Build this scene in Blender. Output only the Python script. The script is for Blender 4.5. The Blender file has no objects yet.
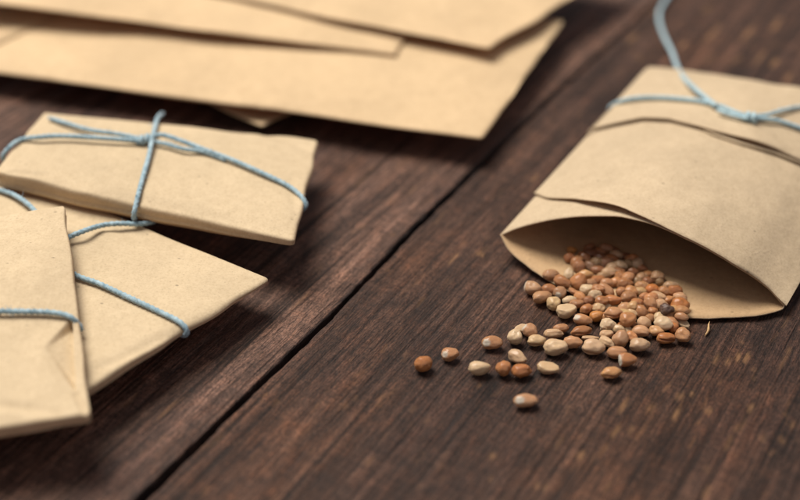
import bpy, math, random
import numpy as np
from mathutils import Vector, noise
from mathutils.bvhtree import BVHTree

# ------------------------------------------------------------------ camera frame (centimetres; objects are linked in metres)
U = 0.01
FPX = 60 / 36 * 800
PITCH = math.radians(34)
DIST = 25.0
CAM = Vector((0, -DIST * math.cos(PITCH), DIST * math.sin(PITCH)))
FW = Vector((0, math.cos(PITCH), -math.sin(PITCH)))
UPV = Vector((0, math.sin(PITCH), math.cos(PITCH)))
RT = Vector((1, 0, 0))


def ray(x, y):
    return (FW * FPX + RT * (x - 400) - UPV * (y - 250)).normalized()


def at(x, y, z=0.0):
    d = ray(x, y)
    return CAM + d * ((z - CAM.z) / d.z)


def proj(p):
    v = p - CAM
    w = v.dot(FW)
    return 400 + FPX * v.dot(RT) / w, 250 - FPX * v.dot(UPV) / w


S = bpy.context.scene
COL = S.collection
R = random.Random(7)


# ------------------------------------------------------------------ object helpers
def tag(o, label, cat, group=None, kind=None):
    if label: o['label'] = label
    if cat: o['category'] = cat
    if group: o['group'] = group
    if kind: o['kind'] = kind
    return o


def thing(name, loc, label, cat, group=None):
    o = bpy.data.objects.new(name, None)
    o.empty_display_size = 0.01
    COL.objects.link(o)
    o.location = Vector(loc) * U
    return tag(o, label, cat, group)


def obj(name, verts, faces, mat, parent=None, origin=None, smooth=True):
    """verts in world centimetres"""
    org = Vector(origin) if origin is not None else Vector((0, 0, 0))
    base = org
    if parent is not None:
        base = root_loc(parent) + org
    me = bpy.data.meshes.new(name)
    me.from_pydata([tuple((Vector(v) - base) * U) for v in verts], [], faces)
    me.validate()
    if smooth:
        me.polygons.foreach_set('use_smooth', [True] * len(me.polygons))
    me.materials.append(mat)
    me.update()
    o = bpy.data.objects.new(name, me)
    COL.objects.link(o)
    if parent is not None:
        o.parent = parent
    o.location = org * U
    return o


def root_loc(o):
    v = Vector((0, 0, 0))
    while o is not None:
        v += o.location / U
        o = o.parent
    return v


# ------------------------------------------------------------------ node helpers
def newmat(name):
    m = bpy.data.materials.new(name)
    m.use_nodes = True
    nt = m.node_tree
    return m, nt, nt.nodes, nt.links, nt.nodes['Principled BSDF']


def N(nt, typ, **kw):
    n = nt.nodes.new(typ)
    for k, v in kw.items():
        if k.startswith('i_'):
            n.inputs[k[2:].replace('_', ' ')].default_value = v
        else:
            setattr(n, k, v)
    return n


def mapped(nt, scale, rot=(0, 0, 0)):
    tc = N(nt, 'ShaderNodeTexCoord')
    mp = N(nt, 'ShaderNodeMapping')
    mp.inputs['Scale'].default_value = scale
    mp.inputs['Rotation'].default_value = rot
    nt.links.new(tc.outputs['Object'], mp.inputs['Vector'])
    return mp.outputs['Vector']


def noise_n(nt, vec, scale, detail=4, rough=.55, dist=0.0):
    n = N(nt, 'ShaderNodeTexNoise')
    n.inputs['Scale'].default_value = scale
    n.inputs['Detail'].default_value = detail
    n.inputs['Roughness'].default_value = rough
    n.inputs['Distortion'].default_value = dist
    nt.links.new(vec, n.inputs['Vector'])
    return n.outputs['Fac']


def ramp(nt, fac, stops, interp='LINEAR'):
    r = N(nt, 'ShaderNodeValToRGB')
    r.color_ramp.interpolation = interp
    els = r.color_ramp.elements
    while len(els) > 1:
        els.remove(els[-1])
    els[0].position, c = stops[0]
    els[0].color = c if len(c) == 4 else (*c, 1)
    for p, c in stops[1:]:
        e = els.new(p)
        e.color = c if len(c) == 4 else (*c, 1)
    nt.links.new(fac, r.inputs['Fac'])
    return r.outputs['Color']


def g(v):
    return (v, v, v, 1)


def mix(nt, fac, a, b, mode='MIX'):
    n = N(nt, 'ShaderNodeMix', data_type='RGBA', blend_type=mode)
    for sock, v in ((n.inputs['Factor'], fac), (n.inputs['A'], a), (n.inputs['B'], b)):
        if isinstance(v, (int, float)):
            sock.default_value = v
        elif isinstance(v, tuple):
            sock.default_value = v if len(v) == 4 else (*v, 1)
        else:
            nt.links.new(v, sock)
    return n.outputs['Result']


def bump(nt, h, strength, dist, prev=None):
    b = N(nt, 'ShaderNodeBump')
    b.inputs['Strength'].default_value = strength
    b.inputs['Distance'].default_value = dist
    nt.links.new(h, b.inputs['Height'])
    if prev is not None:
        nt.links.new(prev, b.inputs['Normal'])
    return b.outputs['Normal']


# ------------------------------------------------------------------ materials
def kraft(name, tint=(.545, .43, .278), trans=.15):
    m, nt, ns, lk, P = newmat(name)
    v = mapped(nt, (100, 100, 100))
    big = noise_n(nt, v, .55, 4, .6)
    mot = noise_n(nt, v, 5, 5, .65)
    fib1 = noise_n(nt, mapped(nt, (1600, 240, 400), (0, 0, .5)), 1, 3, .6)
    base = ramp(nt, big, [(.3, tuple(c * .88 for c in tint)), (.7, tuple(min(1, c * 1.06) for c in tint))])
    base = mix(nt, .7, base, ramp(nt, mot, [(.3, (.90, .885, .86)), (.7, (1.06, 1.06, 1.06))]), 'MULTIPLY')
    grit = noise_n(nt, v, 22, 4, .7)
    base = mix(nt, .55, base, ramp(nt, grit, [(.30, (.74, .71, .66)), (.5, g(1)), (.72, g(1.10))]), 'MULTIPLY')
    base = mix(nt, .16, base, ramp(nt, fib1, [(.25, (.80, .78, .74)), (.5, g(1)), (.8, g(1.1))]), 'MULTIPLY')
    # dark flecks of bark in the pulp
    vo = N(nt, 'ShaderNodeTexVoronoi'); vo.inputs['Scale'].default_value = 3.2
    lk.new(mapped(nt, (100, 155, 100), (0, 0, .8)), vo.inputs['Vector'])
    fl = ramp(nt, vo.outputs['Distance'], [(.06, g(1)), (.12, g(0))])
    sel = ramp(nt, noise_n(nt, v, 1.7, 2), [(.5, g(0)), (.6, g(1))])
    base = mix(nt, mix(nt, 1.0, fl, sel, 'MULTIPLY'), base, tuple(c * .5 for c in tint))
    vo2 = N(nt, 'ShaderNodeTexVoronoi'); vo2.inputs['Scale'].default_value = 9
    lk.new(v, vo2.inputs['Vector'])
    fl2 = ramp(nt, vo2.outputs['Distance'], [(.09, g(.6)), (.19, g(0))])
    base = mix(nt, fl2, base, tuple(c * .72 for c in tint))
    lk.new(base, P.inputs['Base Color'])
    P.inputs['Roughness'].default_value = .78
    P.inputs['Specular IOR Level'].default_value = .25
    nb = bump(nt, noise_n(nt, v, 1.1, 3, .5, .4), .35, .0012)
    rid = ramp(nt, noise_n(nt, v, .42, 3, .5, 1.2), [(.485, g(0)), (.50, g(1)), (.515, g(0))])
    nb = bump(nt, rid, .06, .0004, nb)
    nb = bump(nt, mot, .22, .0004, nb)
    nb = bump(nt, grit, .35, .00015, nb)
    lk.new(nb, P.inputs['Normal'])
    tr = N(nt, 'ShaderNodeBsdfTranslucent')
    tr.inputs['Color'].default_value = (.70, .30, .085, 1)
    mx = N(nt, 'ShaderNodeMixShader'); mx.inputs[0].default_value = trans
    out = ns['Material Output']
    lk.new(P.outputs[0], mx.inputs[1]); lk.new(tr.outputs[0], mx.inputs[2]); lk.new(mx.outputs[0], out.inputs['Surface'])
    return m


def twine_mat(name, dark=(.14, .235, .29), light=(.37, .49, .54)):
    m, nt, ns, lk, P = newmat(name)
    v = mapped(nt, (100, 100, 100))
    a = noise_n(nt, v, 9, 4, .7)
    c = ramp(nt, a, [(.32, dark), (.5, tuple((d + l) / 2 for d, l in zip(dark, light))), (.68, light)])
    b = noise_n(nt, mapped(nt, (5000, 5000, 5000)), 1, 2, .6)
    c = mix(nt, .5, c, ramp(nt, b, [(.3, g(.72)), (.7, g(1.15))]), 'MULTIPLY')
    lk.new(c, P.inputs['Base Color'])
    P.inputs['Roughness'].default_value = .8
    P.inputs['Specular IOR Level'].default_value = .2
    P.inputs['Sheen Weight'].default_value = .3
    lk.new(bump(nt, b, .5, .0002), P.inputs['Normal'])
    return m


def seed_mat():
    m, nt, ns, lk, P = newmat('seed_coat')
    oi = N(nt, 'ShaderNodeObjectInfo')
    tc = N(nt, 'ShaderNodeTexCoord')
    vadd = N(nt, 'ShaderNodeVectorMath', operation='MULTIPLY_ADD')
    lk.new(tc.outputs['Object'], vadd.inputs[0])
    vadd.inputs[1].default_value = (100, 100, 100)
    cmb = N(nt, 'ShaderNodeCombineXYZ')
    mm = N(nt, 'ShaderNodeMath', operation='MULTIPLY'); mm.inputs[1].default_value = 57.0
    lk.new(oi.outputs['Random'], mm.inputs[0])
    for i in range(3): lk.new(mm.outputs[0], cmb.inputs[i])
    lk.new(cmb.outputs[0], vadd.inputs[2])
    v = vadd.outputs[0]
    base = oi.outputs['Color']
    blot = noise_n(nt, v, 5.5, 3, .6, .5)
    fine = noise_n(nt, v, 26, 4, .65)
    col = mix(nt, ramp(nt, blot, [(.44, g(1)), (.60, g(0))]), base, mix(nt, 1.0, base, (.58, .34, .20), 'MULTIPLY'))
    # pale bloom, how much of it comes from the object's alpha
    th = N(nt, 'ShaderNodeMath', operation='ADD'); lk.new(noise_n(nt, v, 4.2, 4, .65, .8), th.inputs[0]); lk.new(oi.outputs['Alpha'], th.inputs[1])
    pale = ramp(nt, th.outputs[0], [(.92, g(0)), (1.06, g(.8))])
    col = mix(nt, pale, col, (.90, .67, .42))
    # veins
    vo = N(nt, 'ShaderNodeTexVoronoi', feature='DISTANCE_TO_EDGE'); vo.inputs['Scale'].default_value = 11
    lk.new(v, vo.inputs['Vector'])
    vein = ramp(nt, vo.outputs['Distance'], [(.0, g(.65)), (.08, g(0))])
    col = mix(nt, vein, col, mix(nt, 1.0, col, (.60, .48, .40), 'MULTIPLY'))
    col = mix(nt, .6, col, ramp(nt, fine, [(.3, (.62, .55, .48)), (.65, g(1.15))]), 'MULTIPLY')
    # stored vertex mark: pale scar or dark groove
    at1 = N(nt, 'ShaderNodeAttribute', attribute_name='mark')
    sp = N(nt, 'ShaderNodeSeparateColor'); lk.new(at1.outputs['Color'], sp.inputs[0])
    col = mix(nt, sp.outputs[0], col, (.80, .72, .58))
    col = mix(nt, sp.outputs[1], col, mix(nt, 1.0, col, (.55, .34, .22), 'MULTIPLY'))
    lk.new(col, P.inputs['Base Color'])
    P.inputs['Roughness'].default_value = .34
    P.inputs['Specular IOR Level'].default_value = .6
    P.inputs['Coat Weight'].default_value = .35
    P.inputs['Coat Roughness'].default_value = .22
    P.inputs['Subsurface Weight'].default_value = .12
    P.inputs['Subsurface Radius'].default_value = (.001, .0005, .0003)
    P.inputs['Subsurface Scale'].default_value = .6
    nb = bump(nt, blot, .4, .0006)
    nb = bump(nt, vo.outputs['Distance'], .6, .0005, nb)
    nb = bump(nt, fine, .5, .00015, nb)
    lk.new(nb, P.inputs['Normal'])
    return m


def wood_mat(name, hue, seed):
    m, nt, ns, lk, P = newmat(name)

    def mp(sx, sy):
        return mapped(nt, (100 * sx, 100 * sy, 100 * sx), (0, 0, 0))
    # object x = along the grain
    def nz(sx, sy, d=4, r=.6, dist=0.0, off=0.0):
        tc = N(nt, 'ShaderNodeTexCoord'); mpn = N(nt, 'ShaderNodeMapping')
        mpn.inputs['Scale'].default_value = (100 * sx, 100 * sy, 100 * sx)
        mpn.inputs['Location'].default_value = (seed + off, seed * 1.7 + off, 0)
        lk.new(tc.outputs['Object'], mpn.inputs['Vector'])
        return noise_n(nt, mpn.outputs['Vector'], 1, d, r, dist)
    broad = nz(.13, .38, 4, .6, .6)
    streak = nz(.16, 2.6, 6, .66, .5, 3)
    grain = nz(.45, 12, 5, .68, .3, 9)
    pores = nz(3.2, 26, 3, .7, 0, 5)
    saw = nz(15, .9, 3, .6, .2, 7)
    blot = nz(2.4, 3.6, 5, .7, .3, 1)
    dk = tuple(h * .36 for h in hue)
    c = ramp(nt, streak, [(.30, dk), (.44, tuple(h * .72 for h in hue)), (.56, tuple(h * 1.05 for h in hue)), (.72, tuple(h * 1.7 for h in hue))])
    c = mix(nt, .9, c, ramp(nt, broad, [(.30, (.50, .48, .52)), (.52, g(1)), (.72, (1.4, 1.34, 1.28))]), 'MULTIPLY')
    c = mix(nt, .85, c, ramp(nt, grain, [(.28, g(.32)), (.48, g(.95)), (.70, g(1.6))]), 'MULTIPLY')
    c = mix(nt, .75, c, ramp(nt, pores, [(.33, g(.25)), (.47, g(.95)), (.7, (1.7, 1.6, 1.5))]), 'MULTIPLY')
    c = mix(nt, .46, c, ramp(nt, saw, [(.30, g(.5)), (.5, g(1)), (.72, g(1.45))]), 'MULTIPLY')
    c = mix(nt, .65, c, ramp(nt, blot, [(.3, g(.5)), (.5, g(1)), (.72, (1.6, 1.42, 1.30))]), 'MULTIPLY')
    lines = nz(.07, 9, 2, .5, .15, 31)
    c = mix(nt, .9, c, ramp(nt, lines, [(.34, g(.30)), (.42, g(1)), (.7, g(1.05))]), 'MULTIPLY')
    grit = nz(22, 34, 3, .7, 0, 41)
    c = mix(nt, .85, c, ramp(nt, grit, [(.32, g(.35)), (.5, g(.95)), (.68, g(1.75))]), 'MULTIPLY')
    # thin stain: warm wood showing through
    at1 = N(nt, 'ShaderNodeAttribute', attribute_name='wear')
    sp = N(nt, 'ShaderNodeSeparateColor'); lk.new(at1.outputs['Color'], sp.inputs[0])
    warm = nz(1.3, 4.2, 4, .65, .4, 21)
    wf = ramp(nt, warm, [(.60, g(0)), (.76, g(.5))])
    c = mix(nt, wf, c, (.16, .082, .042))
    c = mix(nt, sp.outputs[1], c, mix(nt, 1.0, c, (1.75, 1.5, 1.2), 'MULTIPLY'))
    pale = mix(nt, 1.0, (.30, .155, .070), ramp(nt, grain, [(.32, g(.3)), (.65, g(1.3))]), 'MULTIPLY')
    c = mix(nt, sp.outputs[0], c, pale)
    c = mix(nt, sp.outputs[2], c, (.012, .011, .012))
    lk.new(c, P.inputs['Base Color'])
    rr = ramp(nt, blot, [(.3, g(.52)), (.7, g(.78))])
    lk.new(rr, P.inputs['Roughness'])
    P.inputs['Specular IOR Level'].default_value = .22
    nb = bump(nt, streak, .5, .0010)
    nb = bump(nt, grain, .75, .0006, nb)
    nb = bump(nt, pores, .6, .0003, nb)
    nb = bump(nt, saw, .2, .0002, nb)
    nb = bump(nt, blot, .4, .0004, nb)
    nb = bump(nt, grit, .6, .0002, nb)
    nb = bump(nt, lines, .5, .0008, nb)
    lk.new(nb, P.inputs['Normal'])
    return m


M_KRAFT = kraft('kraft_paper')
M_KRAFT2 = kraft('kraft_paper_envelope', (.575, .425, .255), .16)
M_BAG = kraft('kraft_paper_sachet', (.515, .405, .268), .15)
M_BAG_IN_BOUNCE = kraft('kraft_paper_inner_bounce_tint', (.50, .335, .185), .12)  # same kraft, browner: warm light bouncing inside the sachet painted into the colour
M_TW = twine_mat('blue_twine')
M_TW2 = twine_mat('pale_blue_twine', (.21, .32, .37), (.39, .53, .57))
M_SEED = seed_mat()
M_HUSK = kraft('husk', (.52, .34, .17), .1)


# ------------------------------------------------------------------ numpy value noise for planks
def vnoise(x, y, s):
    xi = np.floor(x).astype(np.int64); yi = np.floor(y).astype(np.int64)
    fx = x - xi; fy = y - yi
    fx = fx * fx * (3 - 2 * fx); fy = fy * fy * (3 - 2 * fy)

    def h(a, b):
        n = (a * 374761393 + b * 668265263 + s * 982451653) & 0xffffffff
        n = ((n ^ (n >> 13)) * 1274126177) & 0xffffffff
        return ((n ^ (n >> 16)) & 0xffff) / 65535.0
    return ((h(xi, yi) * (1 - fx) + h(xi + 1, yi) * fx) * (1 - fy) + (h(xi, yi + 1) * (1 - fx) + h(xi + 1, yi + 1) * fx) * fy)


def fbm(x, y, s, o=3):
    t = 0; a = 1; w = 0
    for i in range(o):
        t = t + a * vnoise(x * 2 ** i, y * 2 ** i, s + i * 17); w += a; a *= .5
    return t / w


# ------------------------------------------------------------------ table
G0 = at(137, 500); G1 = at(622, 32)
GD = (G1 - G0).normalized()                 # along the grain, away from the camera
GN = Vector((-GD.y, GD.x, 0))               # to the left
ANG = math.atan2(GD.y, GD.x)


def tolocal(p):
    d = p - G0
    return d.dot(GD), d.dot(GN)


gap_px = [(137.5, 500, 19), (206, 433, 14), (266.5, 375, 11.5), (330, 315, 9.5), (392, 250, 9), (434, 208, 7), (478, 165, 5), (560, 88, 4.5), (622, 32, 4.5)]
gx, gc, gw = [], [], []
for px, py, w in gap_px:
    a = tolocal(at(px - w / 2, py)); b = tolocal(at(px + w / 2, py))
    gx.append((a[0] + b[0]) / 2); gc.append((a[1] + b[1]) / 2); gw.append(abs(a[1] - b[1]))
gx, gc, gw = map(np.array, (gx, gc, gw)); gw = gw * .72

worn = [(624, 404, 14, 6, 1), (650, 408, 14, 6, 1), (680, 394, 11, 9, .9), (678, 412, 12, 6, 1), (692, 392, 6, 5, .8), (616, 430, 16, 6, .9), (632, 428, 6, 6, .6), (708, 409, 7, 4, 1),
        (751, 407, 12, 7, 1), (762, 437, 12, 8, .9), (782, 441, 8, 8, 1), (794, 424, 14, 9, .9), (740, 425, 24, 6, .5), (728, 445, 22, 6, .55), (706, 470, 14, 6, .5), (706, 492, 18, 6, .4),
        (786, 413, 4, 4, .8), (610, 485, 20, 7, .45), (546, 486, 12, 10, .7), (538, 484, 10, 6, .5), (582, 453, 8, 9, .9), (493, 454, 8, 5, .7), (490, 477, 6, 6, .6),
        (482, 254, 3, 6, 1), (451, 259, 12, 4, .9), (456, 254, 5, 3, 1), (479, 253, 5, 3, .9), (479, 384, 6, 2, .5), 
        (738, 356, 10, 5, 1), (746, 357, 10, 5, 1), (716, 358, 12, 5, .6), (729, 360, 10, 4, .6), (756, 369, 5, 2.5, .9), (753, 376, 4, 2.5, .9), (744, 342, 8, 5, .4), (790, 348, 9, 5, .4), (705, 375, 12, 4, .4),
        (782, 361, 20, 4, .4), (535, 177, 8, 4, .6), (534, 190, 5, 5, .6), (512, 160, 7, 3, .4), (632, 38, 12, 9, .7), (640, 57, 8, 6, .5), (684, 44, 10, 10, .8), (713, 32, 18, 8, .6), (750, 31, 18, 7, .7),
        (775, 24, 16, 9, .7), (776, 62, 10, 10, .8), (760, 57, 14, 7, .7), (735, 60, 10, 9, .6), (712, 58, 10, 8, .5), (708, 8, 10, 9, .5), (790, 75, 10, 9, .6), (655, 10, 10, 8, .3), (420, 300, 10, 2.5, .3),
        (360, 180, 20, 3, .35), (412, 190, 18, 4, .3), (300, 300, 18, 3, .35), (170, 405, 26, 3, .5), (130, 398, 18, 3, .5), (215, 440, 20, 4, .3), (560, 440, 16, 4, .3), (440, 465, 12, 5, .3)]
smear = [(655, 430, 44, 30), (705, 385, 40, 40), (600, 480, 30, 40), (300, 440, 50, 30), (745, 440, 60, 18), (250, 450, 40, 30), (690, 60, 40, 30), (560, 300, 30, 20), (420, 260, 24, 20), (340, 170, 20, 20)]
splinters = [(449, 312, 4, 1.2), (513, 305, 3, 1), (520, 212, 6, 1.5), (562, 240, 4, 1)]


def axes(v, fine0, fine1, step, far):
    pass


def plank(y0, y1, edge0, edge1, fine, mat, seed, x0=-90, x1=110):
    """board from y0 (right) to y1 (left) in the local frame; edge0/edge1: arrays of edge position per x or None"""
    if fine:
        xs = np.concatenate([np.linspace(x0, -4.2, 60), np.arange(-4, 34, .07), np.linspace(34.2, x1, 60)])
        n = int((y1 - y0) / .055)
    else:
        xs = np.linspace(x0, x1, 120); n = 20
    vs = np.linspace(0, 1, n)
    prof = (1 - np.cos(vs * math.pi)) / 2 * .25 + vs * .75
    X, V = np.meshgrid(xs, prof, indexing='ij')

    def edge(base, e, s):
        rag = (fbm(xs * .9, xs * 0 + s, s + seed) - .5) * .02 + (fbm(xs * 4.5, xs * 0 + s, s + 3 + seed) - .5) * .045
        return (e if e is not None else base) + rag
    E0 = edge(y0, edge0(xs) if edge0 else None, 3); E1 = edge(y1, edge1(xs) if edge1 else None, 5)
    Y = E0[:, None] * (1 - V) + E1[:, None] * V
    H = (fbm(X * .30, Y * 3.1, seed) - .5) * .05 + (fbm(X * .5, Y * 8, seed + 1) - .5) * .03 + (fbm(X * .12, Y * .25, seed + 4) - .5) * .04
    d0 = (Y - E0[:, None]); d1 = (E1[:, None] - Y); d = np.minimum(d0, d1)
    H = H - .04 * np.exp(-np.clip(d, 0, 9) / .02) - .03
    wear = np.zeros(X.shape + (4,)); wear[..., 3] = 1
    if fine:
        for px, py, ln, wd, st in worn:
            cx, cy = tolocal(at(px, py))
            if cy < y0 - 1 or cy > y1 + 1: continue
            ll = (Vector(tolocal(at(px, py - ln / 2))) - Vector(tolocal(at(px, py + ln / 2)))).length / 2
            ww = max(.035, abs(tolocal(at(px + wd / 2, py))[1] - tolocal(at(px - wd / 2, py))[1]) / 2 * .8)
            r = ((X - cx) / ll) ** 2 + ((Y - cy) / ww) ** 2
            m = np.clip(1.35 - np.sqrt(r) + (fbm(X * 3.2, Y * 9, seed + int(px), 3) - .5) * 1.6, 0, 1)
            m = m * m * (3 - 2 * m)
            wear[..., 0] = np.maximum(wear[..., 0], m * st * .62)
        for px, py, ln, wd in smear:
            cx, cy = tolocal(at(px, py))
            if cy < y0 - 1 or cy > y1 + 1: continue
            r = ((X - cx) / (ln / 24)) ** 2 + ((Y - cy) / (wd / 34)) ** 2
            m = np.clip(1.2 - np.sqrt(r) + (fbm(X * .8, Y * 3, seed + int(px), 3) - .5) * 1.6, 0, 1)
            wear[..., 1] = np.maximum(wear[..., 1], m * .55)
        wear[..., 2] = np.exp(-np.clip(d - .0, 0, 9) / .018) * .7
        ck = fbm(X * .55 + 40, Y * 7, seed + 77, 2)
        ck = np.clip((ck - .80) * 9, 0, 1)
        wear[..., 2] = np.maximum(wear[..., 2], ck * .55); H = H - ck * .02
    nx, ny = X.shape
    top = np.stack([X, Y, H], -1).reshape(-1, 3)
    idx = np.arange(nx * ny).reshape(nx, ny)
    q = np.stack([idx[:-1, :-1], idx[1:, :-1], idx[1:, 1:], idx[:-1, 1:]], -1).reshape(-1, 4)
    # sides and underside
    def skirt(ix, flip):
        p = top[ix].copy(); out = []
        base = len_holder[0]
        p2 = p.copy(); p2[:, 2] = -2.2
        verts_extra.append(p2)
        k = np.arange(len(ix))
        a = ix[:-1]; b = ix[1:]; c = base + k[1:]; dd = base + k[:-1]
        f = np.stack([a, b, c, dd], -1)
        if flip: f = f[:, ::-1]
        faces_extra.append(f)
        len_holder[0] += len(ix)
    verts_extra, faces_extra, len_holder = [], [], [len(top)]
    skirt(idx[:, 0], True); skirt(idx[:, -1], False); skirt(idx[0, :], False); skirt(idx[-1, :], True)
    allv = np.concatenate([top] + verts_extra); allf = np.concatenate([q] + faces_extra)
    nb = len(allv)
    cor = np.array([[xs[0], E0[0], -2.2], [xs[-1], E0[-1], -2.2], [xs[-1], E1[-1], -2.2], [xs[0], E1[0], -2.2]])
    allv = np.concatenate([allv, cor]); allf = np.concatenate([allf, [[nb + 3, nb + 2, nb + 1, nb]]])
    me = bpy.data.meshes.new('plank')
    me.vertices.add(len(allv)); me.vertices.foreach_set('co', (allv * U).astype(np.float32).ravel())
    me.loops.add(len(allf) * 4); me.loops.foreach_set('vertex_index', allf.astype(np.int32).ravel())
    me.polygons.add(len(allf)); me.polygons.foreach_set('loop_start', np.arange(0, len(allf) * 4, 4, dtype=np.int32))
    me.update(calc_edges=True)
    sm = np.zeros(len(allf), bool); sm[:len(q)] = True
    me.polygons.foreach_set('use_smooth', sm)
    if True:
        ca = me.color_attributes.new('wear', 'FLOAT_COLOR', 'POINT')
        buf = np.zeros((len(allv), 4), np.float32); buf[:, 3] = 1; buf[:len(top)] = wear.reshape(-1, 4)
        ca.data.foreach_set('color', buf.ravel())
    me.materials.append(mat)
    o = bpy.data.objects.new('plank', me)
    COL.objects.link(o)
    o.parent = TABLE
    return o


TABLE = thing('wooden_table', G0, 'dark brown weathered plank tabletop that everything lies on', 'table')
TABLE.rotation_euler.z = ANG
W_L = wood_mat('stained_wood_light', (.096, .054, .039), 3.1)
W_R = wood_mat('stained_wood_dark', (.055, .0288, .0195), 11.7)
ctr = lambda xs: np.interp(xs, gx, gc)
wid = lambda xs: np.interp(xs, gx, gw)
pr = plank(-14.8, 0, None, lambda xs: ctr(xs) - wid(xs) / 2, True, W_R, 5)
pl = plank(0, 15, lambda xs: ctr(xs) + wid(xs) / 2, None, True, W_L, 23)
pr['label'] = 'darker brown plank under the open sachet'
pl['label'] = 'lighter brown plank under the small packets'
for k, (a, b) in enumerate([(-29.8, -14.95), (-44.9, -29.95), (15.15, 30), (30.15, 45), (45.15, 60)]):
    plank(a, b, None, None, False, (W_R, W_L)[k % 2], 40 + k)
# batten under the boards, closing the gaps
bv = [(x, y, z) for x in (-80, 100) for y in (-44, 59) for z in (-4.2, -2.25)]
b = bpy.data.meshes.new('batten')
b.from_pydata([tuple(c * U for c in v) for v in bv], [], [(0, 1, 3, 2), (4, 6, 7, 5), (0, 4, 5, 1), (2, 3, 7, 6), (1, 5, 7, 3), (0, 2, 6, 4)])
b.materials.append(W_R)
bo = bpy.data.objects.new('batten', b); COL.objects.link(bo); bo.parent = TABLE


# ------------------------------------------------------------------ paper shapes
def bil(c, u, v):
    # c: FL, FR, BR, BL ; u left->right, v front->back
    return (c[0] * (1 - u) + c[1] * u) * (1 - v) + (c[3] * (1 - u) + c[2] * u) * v


def segd(p, a, b):
    ab = b - a; t = max(0, min(1, (p - a).dot(ab) / max(1e-9, ab.length_squared)))
    q = a + ab * t
    return (p - q).length, t, (p - q).cross(ab).z


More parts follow.
